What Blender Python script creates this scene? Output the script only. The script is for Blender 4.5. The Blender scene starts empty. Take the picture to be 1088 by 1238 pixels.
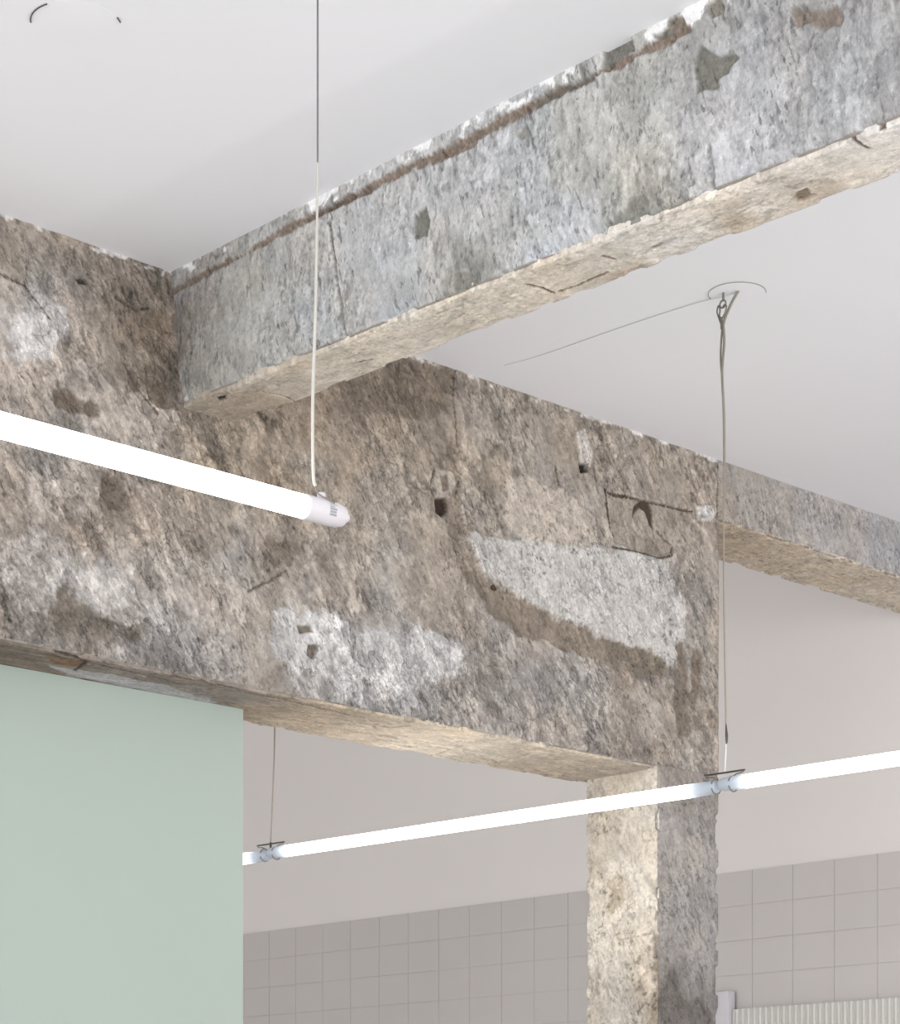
import bpy, bmesh, math, random
import numpy as np

S = bpy.context.scene
COL = S.collection

# ------------------------------------------------------------------ camera
# world X runs along the deep beam, world Y along the cross beam, floor at z = 0
cam_data = bpy.data.cameras.new('camera')
cam = bpy.data.objects.new('camera', cam_data)
COL.objects.link(cam)
cam.location = (0, 0, 1.5)
cam.rotation_euler = (math.radians(90), 0, math.radians(-44))
cam_data.sensor_fit = 'HORIZONTAL'
cam_data.sensor_width = 36.0
cam_data.lens = 2800 / 1088 * 36.0
cam_data.shift_x = 0.0
cam_data.shift_y = (1440 - 619) / 1088
cam_data.clip_start = 0.05
S.camera = cam

# ------------------------------------------------------------------ light
world = bpy.data.worlds.new('daylight')
S.world = world
world.use_nodes = True
bgn = world.node_tree.nodes['Background']
bgn.inputs[0].default_value = (0.97, 0.985, 1.0, 1)
bgn.inputs[1].default_value = 1.4

def area(name, loc, rot, sx, sy, power, col):
    d = bpy.data.lights.new(name, 'AREA')
    d.shape = 'RECTANGLE'; d.size = sx; d.size_y = sy
    d.energy = power; d.color = col
    o = bpy.data.objects.new(name, d)
    COL.objects.link(o)
    o.location = loc; o.rotation_euler = rot
    return o

# daylight from the open left side; unseen fill lights added at far and rear
area('window_daylight', (-6.6, 0.0, 1.5), (0, math.radians(-90), 0), 2.6, 9.0, 110, (0.98, 0.99, 1.0))
area('fill_light_far', (-6.6, 5.8, 1.5), (0, math.radians(-90), 0), 2.6, 3.2, 140, (1.0, 0.99, 0.98))
area('fill_light_rear', (1.5, -6.6, 1.5), (math.radians(90), 0, 0), 7.5, 2.6, 270, (1.0, 0.995, 0.99))

S.view_settings.view_transform = 'Standard'
S.view_settings.look = 'None'
S.view_settings.gamma = 1.0
S.view_settings.use_curve_mapping = False
S.view_settings.exposure = 0.2

# ------------------------------------------------------------------ helpers
def lin(c):
    c = np.asarray(c, float) / 255.0
    return np.where(c <= 0.04045, c / 12.92, ((c + 0.055) / 1.055) ** 2.4)

def link(name, me, mat=None, parent=None):
    o = bpy.data.objects.new(name, me)
    COL.objects.link(o)
    if mat: me.materials.append(mat)
    if parent: o.parent = parent
    return o

def tag(o, label=None, cat=None, group=None, kind=None):
    if label: o['label'] = label
    if cat: o['category'] = cat
    if group: o['group'] = group
    if kind: o['kind'] = kind
    return o

def empty(name, loc, label, cat, group=None):
    o = bpy.data.objects.new(name, None)
    COL.objects.link(o)
    o.location = loc
    o.empty_display_size = 0.05
    return tag(o, label, cat, group)

class MB:
    """collects shapes (given in world coordinates) into one mesh"""
    def __init__(self): self.bm = bmesh.new()
    def box(self, lo, hi, bev=0.0):
        r = bmesh.ops.create_cube(self.bm, size=1)
        vs = r['verts']
        for v in vs:
            for k in range(3):
                v.co[k] = lo[k] + (v.co[k] + 0.5) * (hi[k] - lo[k])
        if bev:
            es = list({e for v in vs for e in v.link_edges})
            bmesh.ops.bevel(self.bm, geom=es, offset=bev, segments=2, profile=0.6, affect='EDGES')
        return self
    def tube(self, pts, rad, n=10, cap=True):
        pts = [np.array(p, float) for p in pts]
        rs = rad if hasattr(rad, '__len__') else [rad] * len(pts)
        prev = None; up = None
        for i, p in enumerate(pts):
            a = pts[max(i - 1, 0)]; b = pts[min(i + 1, len(pts) - 1)]
            d = b - a
            if np.linalg.norm(d) < 1e-9: d = np.array((0, 0, 1.0))
            d = d / np.linalg.norm(d)
            if up is None:
                up = np.array((0, 0, 1.0)) if abs(d[2]) < 0.9 else np.array((1.0, 0, 0))
            u = np.cross(d, up); u /= np.linalg.norm(u)
            w = np.cross(u, d); up = w
            ring = [self.bm.verts.new(p + rs[i] * (math.cos(t) * u + math.sin(t) * w))
                    for t in (2 * math.pi * k / n for k in range(n))]
            if prev:
                for k in range(n):
                    self.bm.faces.new((prev[k], prev[(k + 1) % n], ring[(k + 1) % n], ring[k]))
            elif cap:
                self.bm.faces.new(ring)
            prev = ring
        if cap: self.bm.faces.new(list(reversed(prev)))
        return self
    def build(self, name, mat, parent=None, smooth=True):
        bmesh.ops.recalc_face_normals(self.bm, faces=self.bm.faces)
        me = bpy.data.meshes.new(name)
        if parent is not None:
            off = parent.location
            p = parent.parent
            while p is not None: off = off + p.location; p = p.parent
            for v in self.bm.verts: v.co -= off
        self.bm.to_mesh(me); self.bm.free()
        if smooth:
            me.polygons.foreach_set('use_smooth', [True] * len(me.polygons))
            me.set_sharp_from_angle(angle=math.radians(40))
        return link(name, me, mat, parent)

def spline(pts, n=8):
    """Catmull-Rom points through pts"""
    P = [np.array(p, float) for p in pts]
    P = [2 * P[0] - P[1]] + P + [2 * P[-1] - P[-2]]
    out = []
    for i in range(1, len(P) - 2):
        for k in range(n):
            t = k / n
            a, b, c, d = P[i - 1:i + 3]
            out.append(0.5 * (2 * b + (c - a) * t + (2 * a - 5 * b + 4 * c - d) * t * t + (3 * b - a - 3 * c + d) * t ** 3))
    out.append(P[-2])
    return out

# ------------------------------------------------------------------ noise (numpy)
def _h(ix, iy, iz, seed):
    h = (ix.astype(np.int64) * 374761393 + iy.astype(np.int64) * 668265263 + iz.astype(np.int64) * 2147483647 + seed * 1274126177) & 0xFFFFFFFF
    h = ((h ^ (h >> 13)) * 1274126177) & 0xFFFFFFFF
    h = ((h ^ (h >> 16)) * 2246822519) & 0xFFFFFFFF
    h = h ^ (h >> 13)
    return h / 4294967295.0

def vnoise(p, seed=0):
    i = np.floor(p).astype(np.int64); f = p - i
    f = f * f * f * (f * (f * 6 - 15) + 10)
    r = 0
    for dx in (0, 1):
        wx = f[:, 0] if dx else 1 - f[:, 0]
        for dy in (0, 1):
            wy = f[:, 1] if dy else 1 - f[:, 1]
            for dz in (0, 1):
                wz = f[:, 2] if dz else 1 - f[:, 2]
                r = r + wx * wy * wz * _h(i[:, 0] + dx, i[:, 1] + dy, i[:, 2] + dz, seed)
    return r * 2 - 1

def fbm(p, octs=4, seed=0, gain=0.5):
    a = 1.0; r = 0; t = 0
    for k in range(octs):
        r = r + a * vnoise(p * (2.03 ** k) + 17.3 * k, seed + k); t += a; a *= gain
    return r / t * 1.6

def worley(q, seed=0):
    """2-D cells: distance to nearest, to the cell border, random value of the cell"""
    i = np.floor(q).astype(np.int64)
    f1 = np.full(len(q), 9.0); f2 = np.full(len(q), 9.0); idv = np.zeros(len(q))
    z = np.zeros(len(q), np.int64)
    for dx in (-1, 0, 1):
        for dy in (-1, 0, 1):
            cx = i[:, 0] + dx; cy = i[:, 1] + dy
            px = cx + 0.1 + 0.8 * _h(cx, cy, z, seed); py = cy + 0.1 + 0.8 * _h(cx, cy, z + 5, seed + 1)
            d = np.hypot(q[:, 0] - px, q[:, 1] - py)
            r = _h(cx, cy, z + 9, seed + 2)
            new = d < f1
            f2 = np.where(new, f1, np.minimum(f2, d))
            idv = np.where(new, r, idv); f1 = np.where(new, d, f1)
    return f1, f2 - f1, idv

def ss(a, b, x):
    t = np.clip((x - a) / (b - a), 0, 1)
    return t * t * (3 - 2 * t)

def seg_dist(q, a, b):
    a = np.array(a); b = np.array(b); d = b - a
    t = np.clip(((q - a) @ d) / max(d @ d, 1e-12), 0, 1)
    return np.linalg.norm(q - a - t[:, None] * d, axis=1)

def poly_sd(q, pts):
    """signed distance, negative inside"""
    d = np.full(len(q), 9.0); ins = np.zeros(len(q), bool)
    n = len(pts)
    for k in range(n):
        a = pts[k]; b = pts[(k + 1) % n]
        d = np.minimum(d, seg_dist(q, a, b))
        c = ((a[1] > q[:, 1]) != (b[1] > q[:, 1]))
        with np.errstate(divide='ignore', invalid='ignore'):
            xi = (b[0] - a[0]) * (q[:, 1] - a[1]) / ((b[1] - a[1]) or 1e-12) + a[0]
        ins ^= c & (q[:, 0] < xi)
    return np.where(ins, -d, d)

# ------------------------------------------------------------------ materials
def mat_new(name):
    m = bpy.data.materials.new(name); m.use_nodes = True
    nt = m.node_tree
    return m, nt, nt.nodes['Principled BSDF']

def plain(name, col, rough=0.6, metal=0.0, noise=0.0, scale=20.0, bump=0.0):
    m, nt, b = mat_new(name)
    c = lin(col)
    b.inputs['Base Color'].default_value = (*c, 1)
    b.inputs['Roughness'].default_value = rough
    b.inputs['Metallic'].default_value = metal
    tc = nt.nodes.new('ShaderNodeTexCoord')
    n = nt.nodes.new('ShaderNodeTexNoise'); n.inputs['Scale'].default_value = scale; n.inputs['Detail'].default_value = 5
    nt.links.new(tc.outputs['Object'], n.inputs['Vector'])
    if noise:
        mx = nt.nodes.new('ShaderNodeMix'); mx.data_type = 'RGBA'
        mx.inputs[6].default_value = (*(c * (1 - noise)), 1); mx.inputs[7].default_value = (*np.clip(c * (1 + noise), 0, 1), 1)
        nt.links.new(n.outputs['Fac'], mx.inputs[0]); nt.links.new(mx.outputs[2], b.inputs['Base Color'])
    if bump:
        bp = nt.nodes.new('ShaderNodeBump'); bp.inputs['Strength'].default_value = bump; bp.inputs['Distance'].default_value = 0.002
        nt.links.new(n.outputs['Fac'], bp.inputs['Height']); nt.links.new(bp.outputs[0], b.inputs['Normal'])
    return m

def concrete(name, rot=(0, 0, 0), stretch=(1, 1, 3.0), grain=0.13, fine=420.0, chip=(0.87, 1.05), nk_=0.42, nks=70, nkt=0.59, flakes=0.0):
    """colour attribute of the plaster remains with some baked shading, times crisp chips, nicks, hair cracks and a sand grain; fine bump"""
    m, nt, b = mat_new(name)
    N = nt.nodes.new; L = nt.links.new
    at = N('ShaderNodeAttribute'); at.attribute_name = 'plaster'
    tc = N('ShaderNodeTexCoord')
    mp = N('ShaderNodeMapping'); mp.inputs['Rotation'].default_value = [math.radians(a) for a in rot]
    L(tc.outputs['Object'], mp.inputs['Vector'])
    ms = N('ShaderNodeMapping'); ms.inputs['Scale'].default_value = stretch
    L(mp.outputs[0], ms.inputs['Vector'])
    def noise(vec, scale, det, rough):
        n = N('ShaderNodeTexNoise'); n.inputs['Scale'].default_value = scale; n.inputs['Detail'].default_value = det; n.inputs['Roughness'].default_value = rough
        L(vec, n.inputs['Vector']); return n.outputs['Fac']
    def ramp(v, a, c, lo, hi):
        r = N('ShaderNodeMapRange'); r.interpolation_type = 'SMOOTHSTEP'
        for k, x in zip(('From Min', 'From Max', 'To Min', 'To Max'), (a, c, lo, hi)): r.inputs[k].default_value = x
        L(v, r.inputs['Value']); return r.outputs[0]
    def mul(x, y):
        q = N('ShaderNodeMath'); q.operation = 'MULTIPLY'; L(x, q.inputs[0]); L(y, q.inputs[1]); return q.outputs[0]
    def add(x, y):
        q = N('ShaderNodeMath'); q.operation = 'ADD'; L(x, q.inputs[0]); L(y, q.inputs[1]); return q.outputs[0]
    n1 = noise(tc.outputs['Object'], fine, 3, 0.7); n2 = noise(tc.outputs['Object'], 120, 4, 0.65)
    gs = add(n1, n2)
    g = ramp(gs, 0.7, 1.3, 1 - grain, 1 + grain)
    chips = ramp(noise(ms.outputs[0], 22, 9, 0.64), 0.492, 0.508, chip[0], chip[1])
    busy = ramp(noise(tc.outputs['Object'], 10, 3, 0.5), 0.42, 0.60, 0.0, 1.0)
    nick = ramp(noise(ms.outputs[0], nks, 3, 0.55), nkt, nkt + 0.035, 0.0, nk_)
    nk = mul(nick, busy)
    inv = N('ShaderNodeMath'); inv.operation = 'SUBTRACT'; inv.inputs[0].default_value = 1.0; L(nk, inv.inputs[1])
    lite = ramp(noise(tc.outputs['Object'], 170, 3, 0.6), 0.63, 0.70, 1.0, 1.14)
    f = mul(mul(g, chips), mul(inv.outputs[0], lite))
    if flakes:
        # angular remains between hair cracks
        wn = N('ShaderNodeTexNoise'); wn.inputs['Scale'].default_value = 38; wn.inputs['Detail'].default_value = 4
        L(tc.outputs['Object'], wn.inputs['Vector'])
        wv = N('ShaderNodeVectorMath'); wv.operation = 'MULTIPLY_ADD'
        wv.inputs[1].default_value = (0.03, 0.03, 0.03); L(wn.outputs['Color'], wv.inputs[0]); L(ms.outputs[0], wv.inputs[2])
        mask = ramp(noise(tc.outputs['Object'], 4.5, 3, 0.5), 0.44, 0.56, 0.0, 1.0)
        for sc_, amt, wid in ((17, 0.15, 0.04), (38, 0.12, 0.045)):
            v1 = N('ShaderNodeTexVoronoi'); v1.feature = 'DISTANCE_TO_EDGE'; v1.inputs['Scale'].default_value = sc_
            v2 = N('ShaderNodeTexVoronoi'); v2.inputs['Scale'].default_value = sc_
            L(wv.outputs[0], v1.inputs['Vector']); L(wv.outputs[0], v2.inputs['Vector'])
            sp = N('ShaderNodeSeparateColor'); L(v2.outputs['Color'], sp.inputs[0])
            tone = ramp(sp.outputs[0], 0.3, 0.7, 1 - amt, 1 + 0.55 * amt)
            line = ramp(v1.outputs['Distance'], 0.0, wid, 0.66, 1.0)
            both = mul(tone, line)
            mm = N('ShaderNodeMix'); mm.data_type = 'FLOAT'; mm.inputs[2].default_value = 1.0
            L(mask, mm.inputs[0]); L(both, mm.inputs[3])
            f = mul(f, mm.outputs[0])
    mu = N('ShaderNodeMix'); mu.data_type = 'RGBA'; mu.blend_type = 'MULTIPLY'; mu.inputs[0].default_value = 1
    L(at.outputs['Color'], mu.inputs[6]); L(f, mu.inputs[7])
    L(mu.outputs[2], b.inputs['Base Color'])
    b.inputs['Roughness'].default_value = 0.92
    b.inputs['Specular IOR Level'].default_value = 0.25
    hh = add(gs, mul(chips, chips))
    bp = N('ShaderNodeBump'); bp.inputs['Strength'].default_value = 0.5; bp.inputs['Distance'].default_value = 0.0008
    L(hh, bp.inputs['Height']); L(bp.outputs[0], b.inputs['Normal'])
    return m

def glow_plastic(name, col):
    """thin plastic that lets some of the tube's light through"""
    m, nt, b = mat_new(name)
    b.inputs['Base Color'].default_value = (*lin(col), 1); b.inputs['Roughness'].default_value = 0.35
    tr = nt.nodes.new('ShaderNodeBsdfTranslucent'); tr.inputs[0].default_value = (*lin(col), 1)
    mx = nt.nodes.new('ShaderNodeMixShader'); mx.inputs[0].default_value = 0.15
    out = nt.nodes['Material Output']
    nt.links.new(b.outputs[0], mx.inputs[1]); nt.links.new(tr.outputs[0], mx.inputs[2]); nt.links.new(mx.outputs[0], out.inputs['Surface'])
    return m

def emit(name, col, s):
    m, nt, b = mat_new(name)
    b.inputs['Base Color'].default_value = (0.9, 0.9, 0.9, 1)
    b.inputs['Emission Color'].default_value = (*col, 1)
    b.inputs['Emission Strength'].default_value = s
    return m

M_CEIL = plain('ceiling_paint', (241, 241, 246), 0.9, noise=0.015, scale=3)
M_WALL = plain('white_wall_paint', (224, 219, 216), 0.9, noise=0.015, scale=3)
M_MINT = plain('mint_paint', (165, 177, 169), 0.75, noise=0.012, scale=2)
M_FLOOR = plain('pale_floor', (226, 223, 219), 0.6, noise=0.04, scale=4)
M_TILE = plain('grey_tile', (196, 191, 188), 0.35, noise=0.03, scale=5)
M_GROUT = plain('grout', (185, 180, 177), 0.8)
M_CONC = concrete('hacked_concrete', (0, 32, 0), (2.2, 1.2, 1.0), flakes=1.0)
M_CONCC = concrete('pitted_concrete', (0, 25, 0), (2.2, 1.2, 1.0), chip=(0.93, 1.02), nk_=0.45, nks=50, nkt=0.585)
M_CONCB = concrete('cast_concrete', (12, 0, 0), (1.5, 2.6, 0.9), chip=(0.93, 1.02), nk_=0.45, nks=42, nkt=0.60)
M_SCREED = concrete('cream_screed', (0, 0, 0), (1.0, 2.4, 1.5), chip=(0.92, 1.03), nk_=0.22)
M_SCREEDB = concrete('cream_screed_cross', (0, 0, 0), (2.2, 1.0, 1.5), chip=(0.92, 1.03), nk_=0.25)
M_TUBE = emit('lit_tube', (1.0, 0.99, 0.97), 9.0)
M_CAP = plain('white_plastic', (203, 200, 204), 0.45)
M_CAPG = glow_plastic('white_cap_plastic', (238, 235, 236))
M_CAPB = glow_plastic('clear_bluish_plastic', (192, 199, 208))
M_CORD = plain('white_cord', (178, 175, 168), 0.6)
M_STEEL = plain('grey_steel', (132, 128, 120), 0.4, 0.6)
M_WIRE2 = plain('dark_steel_wire', (112, 110, 112), 0.45, 0.3)
M_WIRE = plain('grey_steel_wire', (150, 140, 128), 0.5, 0.3)
M_DARK = plain('dark_rubber', (74, 70, 66), 0.6)
M_STRAP = plain('olive_grey_strap', (138, 134, 122), 0.7)
M_PRINT = plain('grey_print', (150, 152, 156), 0.6)
M_RUST = plain('rust', (82, 62, 50), 0.8, 0.2, noise=0.3, scale=200)
M_PALE = plain('pale_grey_wire', (218, 216, 217), 0.6)
M_RIB = plain('pale_ribbed_plastic', (205, 203, 198), 0.5)

# ------------------------------------------------------------------ what the old surfaces look like
# face coordinates in metres: AF front of deep beam and column (x, z); BF left face of cross beam (y, z);
# AS, BS, A2S undersides (x, y); CL left face of column (y, z)
TONES = {
  'AF': [(2.402,3.262,130,122,112),(2.55,3.288,135,126,118),(2.494,3.117,170,163,158),(2.438,3.118,188,183,180),(2.646,3.267,125,115,106),(2.705,3.171,142,128,114),(2.725,3.064,126,114,102),(2.55,3.021,165,155,145),(2.42,3.021,170,160,152),(2.665,2.969,150,140,130),(2.868,2.983,158,142,122),(3.017,2.982,152,134,114),(3.219,3.13,138,122,106),(3.242,3.031,150,135,118),(2.402,2.756,140,130,120),(2.512,2.81,165,157,150),(2.626,2.834,135,123,112),(2.745,2.842,145,135,125),(2.847,2.814,150,140,128),(2.55,2.755,130,120,110),(2.438,2.671,175,168,163),(2.55,2.661,187,182,178),(2.705,2.721,172,165,158),(2.745,2.632,174,170,166),(2.588,2.557,160,156,152),(2.438,2.563,125,118,110),(2.531,2.595,118,110,101),(2.868,2.719,167,160,154),(2.952,2.634,162,157,152),(3.105,2.626,184,182,180),(3.039,2.784,140,130,120),(3.173,2.775,150,140,130),(3.289,2.902,155,145,134),(3.361,3.057,155,145,132),(3.409,3.21,138,128,116),(3.508,3.252,130,120,110),(3.662,3.234,150,140,128),(3.558,3.137,158,148,136),(3.768,3.221,165,155,143),(3.933,3.278,160,150,138),(4.105,3.22,158,148,137),(4.285,3.259,165,157,147),(4.378,3.199,160,150,140),(3.61,3.038,150,140,128),(3.558,2.937,138,126,112),(3.361,2.81,155,147,138),(3.361,2.633,184,182,180),(3.242,2.562,172,170,168),(3.483,2.76,150,142,135),(3.662,2.754,150,143,136),(3.933,2.876,186,183,179),(4.105,2.868,188,185,181),(3.795,2.927,183,180,175),(4.105,2.731,140,130,120),(3.877,2.734,160,153,147),(3.662,2.607,150,145,140),(3.933,2.628,162,157,152),(4.164,2.642,167,160,154),(4.105,2.555,138,130,122),(4.347,2.749,150,142,132),(4.378,2.592,160,150,140),(4.316,2.644,125,115,105),(3.768,2.529,150,144,140),(3.017,2.544,143,136,130),(2.745,2.535,128,122,118),(2.55,2.52,122,116,110),(2.402,2.542,118,111,105),(3.409,2.516,150,146,143),(4.538,3.253,160,152,142),(4.879,3.238,168,163,160),(5.134,3.212,174,170,170),(4.285,2.42,150,142,133),(4.316,2.283,165,160,156),(4.316,2.122,166,162,160),(4.347,1.963,128,123,119),(4.254,1.928,105,99,94),(4.254,2.376,165,162,162)],  # browns near the cross beam lightened to offset weak light there
  'BF': [(3.599,3.258,165,160,157),(3.522,3.124,168,166,160),(3.421,3.161,178,176,170),(3.299,3.127,180,178,173),(3.299,3.066,175,172,166),(3.183,3.171,180,179,178),(3.07,3.183,186,186,188),(3.07,3.095,182,182,183),(2.92,3.11,180,180,180),(2.838,3.186,182,182,183),(2.758,3.203,185,185,188),(2.661,3.132,180,180,180),(2.568,3.171,178,178,174),(2.496,3.214,180,180,178),(2.46,3.097,178,178,172),(2.568,3.063,192,193,199),(2.307,3.113,190,191,196),(2.225,3.162,178,178,181),(2.07,3.134,166,166,168),(1.982,3.152,158,158,161),(2.146,3.222,164,163,164),(1.982,3.08,164,164,166),(2.257,3.072,192,192,199),(2.68,3.055,186,188,192),(2.838,3.058,150,150,145),(2.408,3.25,172,172,168),(2.425,3.06,155,153,146),(2.29,3.261,165,163,161),(3.573,3.09,160,158,152),(3.647,3.19,125,115,106),(3.652,3.289,124,118,112)],  # near end darkened in colour to imitate vignette shade
  'AS': [(2.412,3.685,125,112,100),(2.528,3.666,140,122,106),(2.691,3.704,150,136,128),(2.771,3.678,138,124,112),(2.949,3.773,150,138,130),(3.098,3.823,190,165,135),(3.234,3.849,220,196,164),(3.415,3.865,226,206,178),(3.619,3.868,224,206,180),(3.836,3.871,222,204,178),(4.051,3.889,216,198,172),(4.235,3.868,205,190,170),(4.32,3.834,205,198,190)],
  'BS': [(2.816,3.604,165,152,136),(2.868,3.54,168,150,130),(2.881,3.429,186,172,155),(2.902,3.284,200,187,170),(2.889,3.087,205,193,177),(2.856,2.924,200,188,172),(2.838,2.784,206,195,180),(2.873,2.7,200,187,170),(2.881,2.594,205,195,182),(2.864,2.47,212,203,192),(2.859,2.362,214,206,196),(2.864,2.25,212,204,194),(2.858,2.134,213,206,198),(2.851,2.023,210,204,197),(2.922,2.593,165,145,122),(2.892,2.322,185,168,148),(2.893,2.16,180,165,148)],
  'CL': [(3.816,2.452,190,178,162),(3.709,2.409,222,212,195),(3.844,2.313,205,192,172),(3.735,2.302,222,211,194),(3.789,2.186,224,213,196),(3.682,2.197,226,217,202),(3.816,2.067,214,203,186),(3.696,2.038,212,200,182),(3.762,1.942,196,185,170),(3.669,1.937,185,172,154),(3.858,1.988,180,168,150)],
  'A2S': [(4.631,3.772,165,148,126),(4.8,3.77,172,156,136),(5.04,3.764,174,160,140),(5.347,3.767,176,164,147),(5.495,3.815,176,164,147)],
}
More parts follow.
